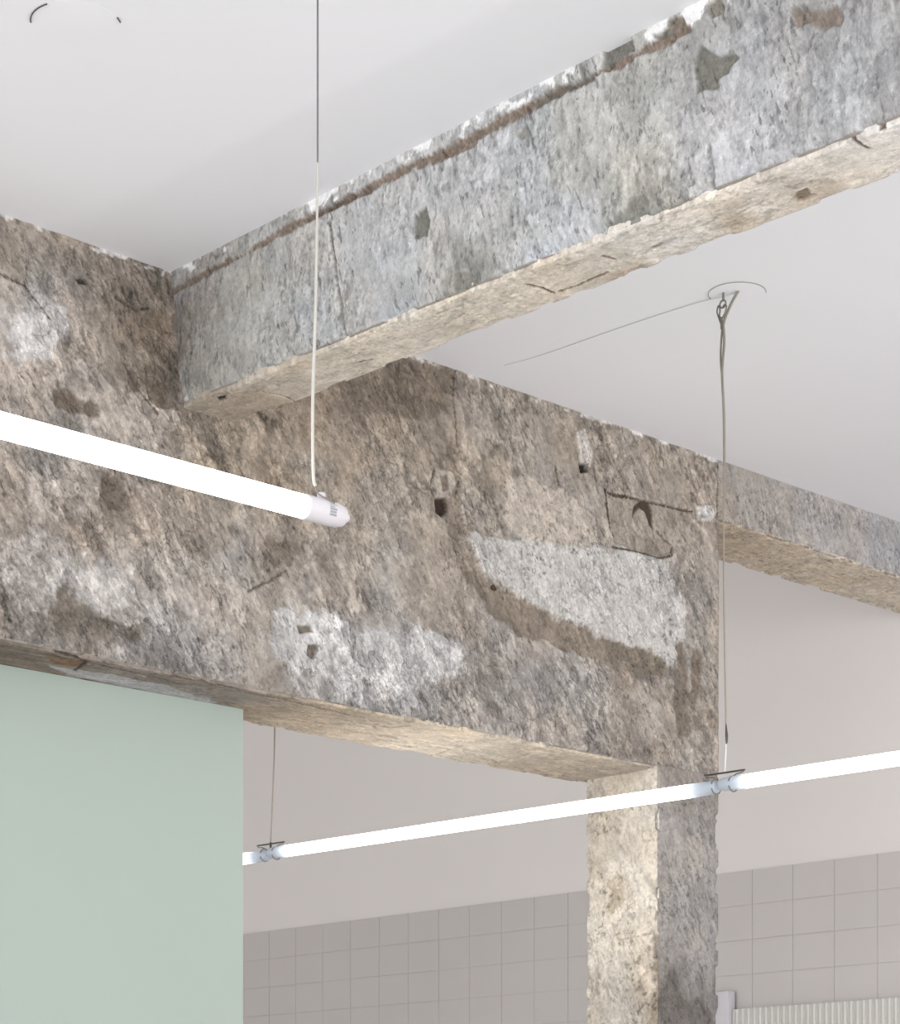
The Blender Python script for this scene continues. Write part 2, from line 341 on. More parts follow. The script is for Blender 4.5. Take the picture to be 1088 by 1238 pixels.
PATCHES = [
  ('AF', [(3.571, 2.939), (3.662, 2.953), (3.905, 2.989), (4.105, 3.015), (4.224, 3.008), (4.285, 2.949), (4.322, 2.845), (4.26, 2.752), (4.134, 2.771), (3.989, 2.8), (3.795, 2.824), (3.636, 2.86)], (189, 186, 182), 0.012, 0.006, -0.004, 0.75),
  ('AF', [(3.693, 3.093), (3.768, 3.114), (3.905, 3.104), (3.983, 3.074), (4.003, 3.024), (3.905, 2.986), (3.768, 2.974), (3.675, 2.997)], (183, 172, 160), 0.008, 0.004, -0.004, 0.6),
  ('AF', [(2.475, 2.662), (2.569, 2.708), (2.665, 2.698), (2.685, 2.653), (2.646, 2.607), (2.569, 2.586), (2.512, 2.599), (2.471, 2.615)], (178, 173, 169), 0.016, 0.006, -0.003, 0.1),
  ('AF', [(3.017, 2.676), (3.128, 2.707), (3.219, 2.697), (3.242, 2.631), (3.196, 2.581), (3.083, 2.563), (3.006, 2.593)], (188, 186, 185), 0.016, 0.006, -0.003, 0.1),
  ('AF', [(3.242, 2.666), (3.409, 2.72), (3.558, 2.709), (3.546, 2.635), (3.409, 2.569), (3.266, 2.539), (3.196, 2.572)], (183, 181, 180), 0.02, 0.008, -0.003, 0.2),
  ('AF', [(2.411, 3.118), (2.457, 3.161), (2.503, 3.158), (2.512, 3.106), (2.475, 3.05), (2.402, 3.024), (2.375, 3.04)], (192, 188, 186), 0.012, 0.006, -0.002, 0.2),
  ('AF', [(2.512, 3.012), (2.54, 3.043), (2.646, 3.045), (2.745, 3.052), (2.775, 3.003), (2.705, 2.954), (2.607, 2.956), (2.531, 2.97)], (172, 162, 152), 0.012, 0.006, -0.002, 0.3),
  ('AF', [(2.695, 3.08), (2.745, 3.081), (2.769, 3.042), (2.725, 3.023), (2.701, 3.042)], (116, 104, 92), 0.006, 0.004, 0.004, 0.5),
  ('AF', [(2.484, 2.998), (2.512, 3.012), (2.588, 2.999), (2.588, 2.975), (2.531, 2.97), (2.494, 2.974)], (118, 107, 95), 0.006, 0.004, 0.003, 0.5),
  ('AF', [(3.558, 2.864), (3.662, 2.856), (3.795, 2.818), (3.989, 2.794), (4.194, 2.769), (4.164, 2.731), (3.933, 2.743), (3.768, 2.753), (3.636, 2.787)], (134, 122, 109), 0.012, 0.006, 0.004, 0.4),
  ('AF', [(4.032, 2.788), (4.194, 2.785), (4.27, 2.757), (4.224, 2.734), (4.105, 2.751), (4.032, 2.749)], (124, 113, 101), 0.008, 0.005, 0.004, 0.4),
  ('AF', [(4.279, 2.814), (4.303, 2.832), (4.322, 2.725), (4.334, 2.616), (4.291, 2.6), (4.267, 2.657)], (124, 114, 103), 0.008, 0.005, 0.004, 0.4),
  ('AF', [(4.341, 2.818), (4.372, 2.813), (4.353, 2.699), (4.334, 2.687)], (130, 118, 106), 0.006, 0.004, 0.003, 0.4),
  ('AF', [(3.508, 3.162), (3.538, 3.132), (3.548, 3.026), (3.558, 2.919), (3.528, 2.904), (3.503, 2.998)], (136, 124, 111), 0.008, 0.005, 0.003, 0.3),
  ('AF', [(3.919, 3.25), (3.949, 3.266), (3.978, 3.215), (3.966, 3.18), (3.938, 3.18)], (205, 198, 190), 0.003, 0.002, -0.004, 0.9),
  ('AF', [(3.933, 3.182), (3.964, 3.187), (3.966, 3.17), (3.938, 3.162)], (55, 48, 42), 0.001, 0.001, 0.02, 1),
  ('AF', [(4.347, 3.168), (4.403, 3.184), (4.422, 3.163), (4.403, 3.139), (4.353, 3.131)], (200, 196, 192), 0.004, 0.002, -0.007, 0.6),
  ('AF', [(3.468, 3.048), (3.483, 3.07), (3.528, 3.076), (3.536, 3.05), (3.523, 3.02), (3.508, 3.01), (3.478, 3.011)], (168, 158, 146), 0.002, 0.002, -0.003, 0.7),
  ('AF', [(3.485, 3.056), (3.51, 3.065), (3.515, 3.033), (3.493, 3.025)], (128, 116, 104), 0.002, 0.002, 0.004, 0.7),
  ('AF', [(3.473, 3.003), (3.508, 3.014), (3.515, 2.986), (3.493, 2.967), (3.476, 2.974)], (62, 50, 44), 0.003, 0.0015, 0.016, 0.9),
  ('AF', [(4.038, 3.132), (4.134, 3.142), (4.331, 3.157), (4.322, 3.107), (4.27, 3.04), (4.209, 3.019), (4.134, 3.018), (4.055, 3.024), (4.044, 3.051)], (156, 146, 134), 0.002, 0.002, 0.006, 0.6),
  ('AF', [(4.125, 3.099), (4.131, 3.124), (4.152, 3.14), (4.179, 3.145), (4.194, 3.129), (4.2, 3.082), (4.185, 3.091), (4.17, 3.12), (4.152, 3.126), (4.137, 3.113)], (74, 64, 55), 0.001, 0.003, 0.008, 0.9),
  ('AF', [(3.004, 2.828), (3.05, 2.84), (3.079, 2.822), (3.065, 2.786), (3.021, 2.774), (3.0, 2.794)], (120, 110, 99), 0.008, 0.004, 0.004, 0.4),
  ('AF', [(3.079, 2.661), (3.116, 2.669), (3.123, 2.656), (3.087, 2.647)], (125, 116, 104), 0.002, 0.002, 0.006, 0.8),
  ('AF', [(3.11, 2.627), (3.137, 2.631), (3.123, 2.598), (3.105, 2.606)], (115, 106, 96), 0.003, 0.002, 0.006, 0.7),
  ('AF', [(2.588, 2.865), (2.626, 2.868), (2.646, 2.838), (2.626, 2.814), (2.592, 2.826)], (112, 102, 92), 0.006, 0.004, 0.004, 0.6),
  ('AF', [(2.42, 2.814), (2.448, 2.824), (2.46, 2.799), (2.442, 2.787)], (178, 168, 158), 0.003, 0.002, -0.004, 0.7),
  ('AF', [(2.46, 2.827), (2.531, 2.845), (2.588, 2.844), (2.584, 2.822), (2.512, 2.81), (2.464, 2.803)], (178, 169, 160), 0.005, 0.002, -0.004, 0.5),
  ('AF', [(2.531, 3.228), (2.559, 3.231), (2.565, 3.222), (2.54, 3.217)], (70, 62, 56), 0.003, 0.002, 0.008, 0.8),
  ('AF', [(3.409, 3.014), (3.458, 3.018), (3.458, 2.989), (3.409, 2.986)], (160, 150, 138), 0.003, 0.002, -0.003, 0.6),
  ('AF', [(2.475, 2.593), (2.531, 2.626), (2.607, 2.6), (2.685, 2.589), (2.665, 2.546), (2.55, 2.535), (2.457, 2.543)], (118, 110, 101), 0.02, 0.01, 0.003, 0.3),
  ('AF', [(3.162, 3.172), (3.266, 3.225), (3.409, 3.282), (3.521, 3.291), (3.521, 3.201), (3.337, 3.158), (3.219, 3.113)], (128, 116, 103), 0.02, 0.012, 0.003, 0.3),
  ('AF', [(2.735, 3.276), (2.775, 3.295), (2.789, 3.063), (2.755, 3.055)], (122, 112, 102), 0.012, 0.008, 0.002, 0.2),  # corner browns here and around lightened in colour against dim light
  ('AF', [(2.646, 3.18), (2.755, 3.217), (2.761, 3.137), (2.665, 3.121)], (136, 121, 106), 0.014, 0.01, 0.003, 0.2),
  ('AF', [(4.224, 1.986), (4.26, 2.018), (4.316, 1.972), (4.41, 1.957), (4.416, 1.91), (4.209, 1.9)], (112, 106, 101), 0.02, 0.012, 0.002, 0.2),
  ('BF', [(2.941, 3.197), (2.912, 3.203), (2.901, 3.18), (2.918, 3.15), (2.943, 3.163)], (122, 122, 114), 0.006, 0.002, 0.004, 0.8),
  ('BF', [(2.474, 3.279), (2.457, 3.307), (2.434, 3.316), (2.403, 3.3), (2.398, 3.279), (2.434, 3.279), (2.46, 3.27)], (122, 120, 113), 0.005, 0.002, 0.005, 0.8),
  ('BF', [(2.295, 3.191), (2.29, 3.229), (2.27, 3.241), (2.249, 3.224), (2.217, 3.223), (2.206, 3.206), (2.257, 3.188)], (124, 122, 113), 0.006, 0.002, 0.005, 0.8),
  ('BF', [(2.365, 3.293), (2.331, 3.288), (2.326, 3.274), (2.357, 3.277)], (128, 124, 116), 0.006, 0.003, 0.004, 0.7),
  ('BF', [(2.323, 3.292), (2.298, 3.292), (2.293, 3.275), (2.315, 3.28)], (135, 122, 108), 0.006, 0.003, 0.003, 0.7),
  ('BF', [(2.093, 3.23), (2.025, 3.211), (2.022, 3.196), (2.093, 3.215)], (142, 128, 118), 0.006, 0.003, 0.003, 0.6),
  ('BF', [(2.257, 3.287), (2.225, 3.291), (2.22, 3.274), (2.244, 3.275)], (140, 134, 124), 0.006, 0.003, 0.003, 0.6),
  ('BF', [(2.868, 3.081), (2.828, 3.073), (2.808, 3.039), (2.862, 3.048)], (138, 136, 128), 0.01, 0.004, 0.003, 0.4),
  ('BF', [(2.469, 3.08), (2.417, 3.081), (2.408, 3.055), (2.451, 3.052)], (138, 135, 126), 0.012, 0.004, 0.003, 0.4),
  ('BF', [(3.005, 3.055), (2.962, 3.057), (2.931, 3.034), (2.984, 3.03)], (140, 138, 132), 0.01, 0.004, 0.003, 0.4),
  ('BF', [(2.838, 3.033), (2.758, 3.036), (2.738, 3.014), (2.798, 3.012)], (142, 140, 134), 0.01, 0.004, 0.003, 0.4),
  ('BF', [(2.513, 3.06), (2.408, 3.068), (2.399, 3.045), (2.487, 3.036)], (142, 140, 133), 0.014, 0.005, 0.003, 0.4),
  ('BF', [(2.68, 3.248), (2.652, 3.252), (2.646, 3.234), (2.671, 3.234)], (142, 140, 134), 0.006, 0.003, 0.003, 0.5),
  ('BS', [(2.874, 2.212), (2.87, 2.182), (2.896, 2.182), (2.909, 2.212), (2.897, 2.227)], (140, 122, 104), 0.006, 0.003, 0.004, 0.6),
  ('BS', [(2.801, 3.553), (2.806, 3.534), (2.82, 3.547), (2.816, 3.564)], (60, 50, 42), 0.001, 0.001, 0.006, 0.9),
  ('BS', [(2.899, 3.577), (2.919, 3.525), (3.0, 3.583), (2.974, 3.644)], (125, 108, 92), 0.01, 0.006, 0.004, 0.4),
  ('AS', [(2.505, 3.688), (2.571, 3.673), (2.601, 3.702), (2.552, 3.729)], (150, 112, 82), 0.006, 0.003, 0, 0.4),
  ('AS', [(2.545, 3.746), (2.807, 3.726), (2.986, 3.793), (2.839, 3.824), (2.609, 3.783)], (186, 182, 184), 0.01, 0.004, 0, 0.4),
  ('AS', [(4.235, 3.868), (4.278, 3.716), (4.428, 3.846), (4.357, 3.965)], (205, 202, 200), 0.012, 0.005, 0.002, 0.5),
  ('CL', [(3.803, 2.248), (3.757, 2.264), (3.749, 2.203), (3.789, 2.186)], (200, 184, 158), 0.016, 0.008, 0.001, 0.3),
  ('CL', [(3.656, 2.115), (3.64, 2.114), (3.638, 1.9), (3.661, 1.901)], (165, 148, 128), 0.014, 0.006, 0.002, 0.3),
]
CRACKS = [
  ('AF', [(4.032, 3.134), (4.07, 3.136), (4.105, 3.14)], 0.003, (70, 58, 48), 0.004),
  ('AF', [(4.105, 3.14), (4.164, 3.142), (4.224, 3.147), (4.341, 3.153)], 0.0016, (78, 68, 60), 0.003),
  ('AF', [(4.021, 3.14), (4.029, 3.097), (4.038, 3.054), (4.055, 3.042)], 0.003, (66, 57, 49), 0.0015),
  ('AF', [(4.047, 3.011), (4.134, 3.016), (4.218, 3.017), (4.26, 3.031), (4.27, 3.052)], 0.0024, (72, 62, 53), 0.004),
  ('AF', [(4.212, 3.081), (4.242, 3.067), (4.264, 3.059)], 0.003, (112, 102, 91), 0.002),
  ('AF', [(3.855, 3.156), (3.866, 3.118)], 0.0025, (80, 70, 60), 0.006),
  ('AF', [(3.548, 3.066), (3.538, 3.024)], 0.0015, (90, 80, 70), 0.004),
  ('AF', [(3.471, 3.067), (3.458, 3.025), (3.468, 3.009)], 0.002, (90, 80, 70), 0.005),
  ('AF', [(4.435, 3.292), (4.429, 3.128)], 0.0025, (118, 108, 97), 0.003),
  ('AF', [(3.533, 3.312), (3.528, 3.239), (3.541, 3.133)], 0.002, (112, 102, 92), 0.003),
  ('AF', [(2.366, 3.19), (2.42, 3.182), (2.475, 3.135)], 0.002, (95, 86, 78), 0.003),
  ('AF', [(2.626, 3.215), (2.675, 3.204), (2.705, 3.216)], 0.002, (90, 80, 72), 0.004),
  ('AF', [(2.475, 2.585), (2.569, 2.593), (2.665, 2.586)], 0.003, (112, 104, 95), 0.003),
  ('AF', [(2.952, 2.71), (3.017, 2.746), (3.05, 2.769)], 0.002, (100, 92, 84), 0.003),
  ('AF', [(2.646, 3.092), (2.685, 3.046), (2.725, 3.015)], 0.003, (110, 98, 86), 0.003),
  ('BF', [(3.647, 3.264), (3.522, 3.268), (3.421, 3.267), (3.323, 3.273), (3.217, 3.275), (3.148, 3.272), (3.092, 3.277), (3.005, 3.275), (2.92, 3.274), (2.838, 3.271), (2.758, 3.273), (2.661, 3.276), (2.586, 3.277), (2.474, 3.275), (2.391, 3.274), (2.29, 3.274)], 0.0034, (130, 112, 98), 0.0025),
  ('BF', [(3.217, 3.272), (3.092, 3.273), (3.048, 3.271)], 0.0055, (116, 100, 88), 0.003),
  ('BF', [(2.879, 3.267), (2.778, 3.263), (2.766, 3.273)], 0.005, (134, 116, 102), 0.003),
  ('BF', [(2.623, 3.278), (2.496, 3.273)], 0.006, (122, 112, 102), 0.003),
  ('BF', [(3.164, 3.248), (3.16, 3.164), (3.157, 3.089), (3.155, 3.036)], 0.0035, (138, 132, 124), 0.003),
  ('BF', [(2.29, 3.108), (2.293, 3.064), (2.298, 3.04)], 0.005, (150, 150, 150), 0.003),
  ('BS', [(2.829, 2.743), (2.856, 2.732), (2.885, 2.734)], 0.0035, (98, 70, 48), 0.004),
  ('BS', [(2.89, 2.719), (2.893, 2.671), (2.889, 2.61)], 0.0035, (110, 80, 56), 0.004),
  ('BS', [(2.842, 3.461), (2.891, 3.453), (2.952, 3.473)], 0.002, (120, 105, 90), 0.003),
  ('BS', [(2.864, 3.229), (2.88, 3.19)], 0.002, (130, 112, 95), 0.002),
  ('BS', [(2.774, 2.005), (2.789, 1.982)], 0.004, (90, 74, 62), 0.004),
  ('BS', [(2.787, 2.036), (2.822, 2.032)], 0.003, (110, 92, 78), 0.003),
  ('BS', [(2.833, 2.569), (2.855, 2.567)], 0.003, (110, 86, 64), 0.003),
  ('BS', [(2.867, 2.49), (2.866, 2.472)], 0.003, (130, 108, 88), 0.003),
  ('AS', [(3.419, 3.733), (3.439, 3.688)], 0.003, (150, 118, 84), 0.003),
  ('AS', [(3.716, 3.915), (3.68, 3.768)], 0.002, (180, 150, 110), 0.002),
  ('AS', [(3.887, 3.895), (3.86, 3.733)], 0.002, (178, 148, 112), 0.002),
  ('AS', [(4.075, 3.912), (4.028, 3.759)], 0.002, (170, 142, 108), 0.002),
  ('AS', [(2.39, 3.679), (2.571, 3.673), (2.805, 3.696)], 0.004, (100, 88, 78), 0.004),
  ('AS', [(2.497, 3.649), (2.576, 3.667), (2.608, 3.754)], 0.004, (84, 72, 64), 0.004),
  ('AS', [(3.064, 3.809), (3.328, 3.821), (3.513, 3.809)], 0.002, (186, 150, 110), 0.002),
  ('AS', [(2.774, 3.655), (2.975, 3.671), (3.261, 3.69)], 0.004, (120, 106, 92), 0.004),
  ('CL', [(3.768, 2.11), (3.656, 2.119)], 0.002, (188, 174, 155), 0.0015),
]

# tone points, rgb with light and shade partly baked in; patches of plaster or stain, rgb, ragged edge, soft edge, depth, smoothness; cracks, width, rgb, depth

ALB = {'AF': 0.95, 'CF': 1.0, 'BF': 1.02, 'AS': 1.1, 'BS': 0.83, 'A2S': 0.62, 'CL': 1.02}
SAT = {'CF': 0.85, 'AF': 0.88, 'BF': 0.8, 'AS': 0.7, 'BS': 0.75, 'A2S': 0.75, 'CL': 0.75}
STYLE = {  # hack-marks, streak angle, streaks, pits, mottling
 'AF': dict(flake=1.0, ang=-58, streak=.55, pit=.45, mott=1.0, amp=1.0),
 'CF': dict(flake=.1, ang=-62, streak=.7, pit=.9, mott=.75, amp=.8),
 'BF': dict(flake=.15, ang=-80, streak=1.0, pit=1.0, mott=.75, amp=.7),
 'AS': dict(flake=.15, ang=8, streak=.9, pit=.12, mott=.6, amp=.7),
 'BS': dict(flake=.15, ang=80, streak=.6, pit=.25, mott=.55, amp=.6),
 'A2S': dict(flake=.1, ang=5, streak=1.0, pit=.5, mott=.6, amp=.9),
 'CL': dict(flake=.1, ang=65, streak=.8, pit=.35, mott=.6, amp=.7),
}

GROOVE = [(2.07, 3.229), (2.29, 3.274), (2.391, 3.274), (2.474, 3.275), (2.586, 3.277), (2.661, 3.276), (2.758, 3.273), (2.838, 3.271), (2.92, 3.274), (3.005, 3.275), (3.092, 3.277), (3.217, 3.275), (3.323, 3.273), (3.421, 3.267), (3.522, 3.268), (3.647, 3.264)]

def surface(face, q, P3, seed, edge, ew=1.0):
    """colour (linear) and inward depth (m) of the rough face at face coordinates q"""
    st = STYLE[face]; kin = 'AF' if face == 'CF' else face
    n = len(q)
    # broad tone of what is left on the surface, some light and shade baked in
    T = np.array(TONES[kin])
    num = np.zeros((n, 3)); den = np.zeros(n)
    w1 = np.stack([fbm(P3 * 14, 4, seed + 1), fbm(P3 * 14 + 40, 4, seed + 2)], 1)
    qw = q + 0.03 * w1
    for t in T:
        d2 = (qw[:, 0] - t[0]) ** 2 + (qw[:, 1] - t[1]) ** 2
        w = 1.0 / (d2 + 0.0004) ** 1.6
        num += w[:, None] * t[2:5]; den += w
    col = num / den[:, None]
    dep = 0.0010 * fbm(P3 * 16, 3, seed + 3)
    a = math.radians(st['ang']); ca, sa = math.cos(a), math.sin(a)
    r = np.stack([q[:, 0] * ca + q[:, 1] * sa, -q[:, 0] * sa + q[:, 1] * ca], 1)
    rw = r + 0.006 * np.stack([fbm(P3 * 40, 3, seed + 6), fbm(P3 * 40 + 9, 3, seed + 7)], 1)
    # torn layers: flat remains with crisp ragged borders
    m1 = fbm(P3 * 26, 6, seed + 4, 0.62); m2 = fbm(P3 * 95, 3, seed + 5, 0.65); m3 = fbm(P3 * 260, 2, seed + 50, 0.6)
    sm = 0.30 + 0.70 * ss(-0.25, 0.35, fbm(P3 * 9 + 3, 3, seed + 70))      # where the surface is busy
    sm2 = 0.25 + 0.75 * ss(-0.25, 0.35, fbm(P3 * 11 + 30, 3, seed + 71))
    st3 = np.stack([rw[:, 0] * 11, rw[:, 1] * 17, np.zeros(n)], 1)
    lA = ss(-0.03, 0.03, fbm(st3, 7, seed + 72, 0.58) - 0.03)
    lA2 = ss(-0.04, 0.04, fbm(st3 * 2.6 + 4, 6, seed + 73, 0.58) + 0.10)
    lB = ss(-0.06, 0.06, fbm(P3 * 70 + 5, 4, seed + 60, 0.62) - 0.05)
    lC = ss(-0.06, 0.06, fbm(np.stack([rw[:, 0] * 30, rw[:, 1] * 95, np.zeros(n)], 1), 5, seed + 61, 0.62) + 0.12)
    lD = ss(0.34, 0.52, fbm(P3 * 130 + 3, 3, seed + 62, 0.6))
    lE = ss(0.34, 0.48, fbm(np.stack([rw[:, 0] * 55, rw[:, 1] * 170, np.zeros(n) + 7], 1), 3, seed + 63, 0.6) + 0.10 * m1)
    lF = ss(0.38, 0.55, fbm(P3 * 160 + 60, 3, seed + 64, 0.6))
    mo = st['mott']
    gain = 1 + mo * (0.07 * (lA - 0.5) + 0.08 * (lA2 - 0.6) + sm * (0.07 * (lB - 0.5) + 0.03 * m2) + sm2 * 0.10 * (lC - 0.6)
                     + 0.035 * m3 - 0.15 * sm * lD - 0.22 * sm2 * lE + 0.11 * lF * sm + 0.025)
    dep -= st['amp'] * (0.0007 * lA + 0.0004 * lA2 + 0.0002 * lB + 0.0002 * lC * sm2 - 0.0005 * lD - 0.0005 * lE * sm2)
    # angular flakes left by the chisel
    rk = r + 0.004 * np.stack([fbm(P3 * 60, 3, seed + 6), fbm(P3 * 60 + 9, 3, seed + 7)], 1)
    f1, fe, cid = worley(rk * np.array((26.0, 40.0)), seed + 8)
    g1, ge, gid = worley(rk * np.array((62.0, 96.0)) + 3, seed + 9)
    reg = st['flake'] * ss(-0.2, 0.25, fbm(P3 * 5, 3, seed + 10) + 0.02)
    fl = np.where(cid > 0.55, 0.06, np.where(cid < 0.25, -0.09, 0.0)) + np.where(gid > 0.6, 0.04, np.where(gid < 0.25, -0.06, 0.0))
    fl = fl - 0.10 * (1 - ss(0.02, 0.08, fe)) * (cid > 0.4) - 0.06 * (1 - ss(0.02, 0.10, ge)) * (gid > 0.45)
    gain *= 1 + reg * fl
    dep -= st['amp'] * reg * (0.0009 * (cid > 0.55) + 0.0004 * (gid > 0.6)) - reg * 0.0006 * (1 - ss(0, 0.12, fe))
    # tool streaks
    sr = np.stack([rw[:, 0] * 30, rw[:, 1] * 190, np.zeros(n)], 1)
    s1 = fbm(sr, 3, seed + 11)
    gain *= 1 + st['streak'] * 0.06 * np.clip(s1, -1.2, 1) * sm2
    dep -= st['streak'] * st['amp'] * 0.0002 * s1
    # pits and short dark nicks
    p1, _, pid = worley(rw * np.array((48.0, 95.0)) + 7, seed + 12)
    pm = (1 - ss(0.08, 0.22, p1 * (0.8 + 0.9 * pid))) * ss(0.45, 0.6, pid) * st['pit']
    pm *= ss(-0.3, 0.3, fbm(P3 * 8, 2, seed + 13) + 0.05)
    gain *= 1 - 0.36 * pm
    dep += 0.0015 * pm
    if face == 'BF':
        # older strip of plaster along the ceiling, a little proud of the face below the groove
        gz = np.interp(q[:, 0], [g[0] for g in GROOVE], [g[1] for g in GROOVE])
        k = ss(-0.003, 0.003, q[:, 1] - gz + 0.003 * m1)
        dep -= 0.003 * k
        gain *= 1 + 0.02 * k
    col = col.mean(0) + (col - col.mean(0)) * (0.72 if kin == 'AF' else 0.85)
    col = col * gain[:, None]
    # warm and cool drift
    wd = fbm(P3 * 9, 3, seed + 14)
    col *= 1 + 0.02 * np.outer(wd, (1, 0.1, -1.1))
    # brushed ceiling paint on the top edge
    if face in ('AF', 'BF'):
        tp = ss(3.2895, 3.2935, q[:, 1] + (0.022 if face == 'BF' else 0.008) * fbm(P3 * 60, 4, seed + 30)) * (1.0 if face == 'BF' else 0.7)
        tp *= ss(0.0, 0.3, fbm(P3 * 22, 3, seed + 31) + 0.05)
        col = col * (1 - tp[:, None]) + tp[:, None] * np.array((238, 237, 238))
    # patches
    en = 0.9 * fbm(P3 * 22, 6, seed + 15, 0.62)
    for fc, pts, rgb, rag, soft, dp, smo in PATCHES:
        if fc != kin: continue
        pp = np.array(pts)
        sel = np.where(((q > pp.min(0) - 0.05) & (q < pp.max(0) + 0.05)).all(1))[0]
        if not len(sel): continue
        sd = poly_sd(q[sel], pts) + (1.8 * rag if rag > .005 else rag) * en[sel]
        k = 1 - ss(-soft, soft, sd)
        tex = gain[sel] * (1 - smo) + (1 + 0.10 * m3[sel] + 0.05 * m2[sel] - 0.35 * sm[sel] * ss(.55, .7, -m2[sel])) * smo
        col[sel] = col[sel] * (1 - k[:, None]) + np.outer(tex * k, rgb)
        dep[sel] = dep[sel] * (1 - 0.6 * k * smo) + dp * k
    for fc, pts, wd_, rgb, dp in CRACKS:
        if fc != kin: continue
        pp = np.array(pts)
        sel = np.where(((q > pp.min(0) - 0.03) & (q < pp.max(0) + 0.03)).all(1))[0]
        if not len(sel): continue
        d = np.full(len(sel), 9.0)
        for k in range(len(pts) - 1): d = np.minimum(d, seg_dist(q[sel], pts[k], pts[k + 1]))
        ww = wd_ * np.clip(0.95 + 0.4 * m1[sel], 0.6, 1.4) + 0.0006
        if face == 'BF' and len(pts) > 6: ww = ww * np.clip(0.9 + 1.6 * m1[sel] + 0.8 * sm[sel], 0.0, 2.0)
        k = (1 - ss(0.4, 1.3, (d + 0.0015 * m3[sel]) / np.maximum(ww, 0.0006)))
        col[sel] = col[sel] * (1 - 0.9 * k[:, None]) + 0.9 * k[:, None] * np.array(rgb) * (1 + 0.15 * m3[sel])[:, None]
        dep[sel] += dp * k
    # broken arrises
    if edge is not None:
        ch = ss(0.0, 0.5, fbm(P3 * 28, 4, seed + 16) + 0.1)
        dep += ew * (0.0015 + 0.009 * ch) * np.exp(-edge / (0.005 + 0.008 * ch))
    g = col.mean(1, keepdims=True)
    col = g + (col - g) * SAT[face]
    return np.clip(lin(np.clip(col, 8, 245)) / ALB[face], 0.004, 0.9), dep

def rough_bar(name, parent, lengths, axis, sides, seed, mat, ends=(True, True), ew=1.0):
    """sweeps a four-sided profile along an axis; every side is a dense, displaced grid.
    sides: list of (corner_start, corner_end, step, face, arris weight) in the profile plane, going round once"""
    prof = []; info = []
    for si, (c0, c1, step, face) in enumerate(sides):
        c0 = np.array(c0); c1 = np.array(c1)
        ln = np.linalg.norm(c1 - c0); k = max(1, int(round(ln / step)))
        for j in range(k):
            prof.append(c0 + (c1 - c0) * j / k); info.append((si, j == 0, ln * j / k, ln - ln * j / k))
    prof = np.array(prof); np_ = len(prof); nl = len(lengths)
    lengths = np.array(lengths)
    P = np.zeros((nl, np_, 3))
    oth = [k for k in range(3) if k != axis]
    P[:, :, axis] = lengths[:, None]
    P[:, :, oth[0]] = prof[None, :, 0]; P[:, :, oth[1]] = prof[None, :, 1]
    base = P.copy()
    C = np.zeros((nl, np_, 3)); C[:] = lin((150, 144, 138)) / 0.9
    for si, (c0, c1, step, face) in enumerate(sides):
        if face is None: continue
        d = np.array(c1) - np.array(c0); d = d / np.linalg.norm(d)
        nrm = np.zeros(3); nrm[oth[0]] = d[1]; nrm[oth[1]] = -d[0]
        idx = [j for j in range(np_) if info[j][0] == si]
        nxt = (idx[-1] + 1) % np_
        use = idx + [nxt]
        Q3 = base[:, use].reshape(-1, 3)
        fk = face[0]
        qa = {'AF': (0, 2), 'CF': (0, 2), 'BF': (1, 2), 'AS': (0, 1), 'BS': (0, 1), 'A2S': (0, 1), 'CL': (1, 2)}[fk]
        q = Q3[:, qa]
        ln = np.linalg.norm(np.array(c1) - np.array(c0))
        t = np.array([info[j][2] for j in idx] + [ln])
        e = np.full(len(use), 9.0)
        if face[1]: e = np.minimum(e, t)
        if face[2]: e = np.minimum(e, ln - t)
        edge = np.tile(e, (nl, 1)).reshape(-1)
        col, dep = surface(fk, q, Q3, seed, edge, ew)
        P[:, use] -= (dep[:, None] * nrm).reshape(nl, len(use), 3)
        C[:, idx] = col.reshape(nl, len(use), 3)[:, :len(idx)]
    V = P.reshape(-1, 3)
    i = np.arange(nl - 1)[:, None] * np_; j = np.arange(np_)[None]
    jn = (j + 1) % np_
    F = np.stack([i + j, i + jn, i + np_ + jn, i + np_ + j], -1).reshape(-1, 4)
    if parent is not None: V = V - np.array(parent.location)
    me = bpy.data.meshes.new(name)
    nv, nf = len(V), len(F)
    capl = []
    if ends[0]: capl.append(list(range(np_)))
    if ends[1]: capl.append([(nl - 1) * np_ + k for k in range(np_)][::-1])
    me.vertices.add(nv); me.vertices.foreach_set('co', V.ravel())
    tot = nf * 4 + sum(map(len, capl))
    me.loops.add(tot); me.polygons.add(nf + len(capl))
    li = np.concatenate([F.ravel()] + [np.array(c) for c in capl]).astype(np.int32)
    me.loops.foreach_set('vertex_index', li)
    ls = list(range(0, nf * 4, 4)); o = nf * 4
    for c in capl: ls.append(o); o += len(c)
    me.polygons.foreach_set('loop_start', np.array(ls, np.int32))
    me.update(calc_edges=True)
    me.validate()
    at = me.attributes.new('plaster', 'FLOAT_COLOR', 'POINT')
    at.data.foreach_set('color', np.concatenate([C.reshape(-1, 3), np.ones((nv, 1))], 1).ravel().astype(np.float32))
    bm = bmesh.new(); bm.from_mesh(me); bmesh.ops.recalc_face_normals(bm, faces=bm.faces); bm.to_mesh(me); bm.free()
    me.polygons.foreach_set('use_smooth', [True] * len(me.polygons))
    return link(name, me, mat, parent)

def steps(a, b, d): return list(np.linspace(a, b, max(2, int(round(abs(b - a) / d)) + 1)))

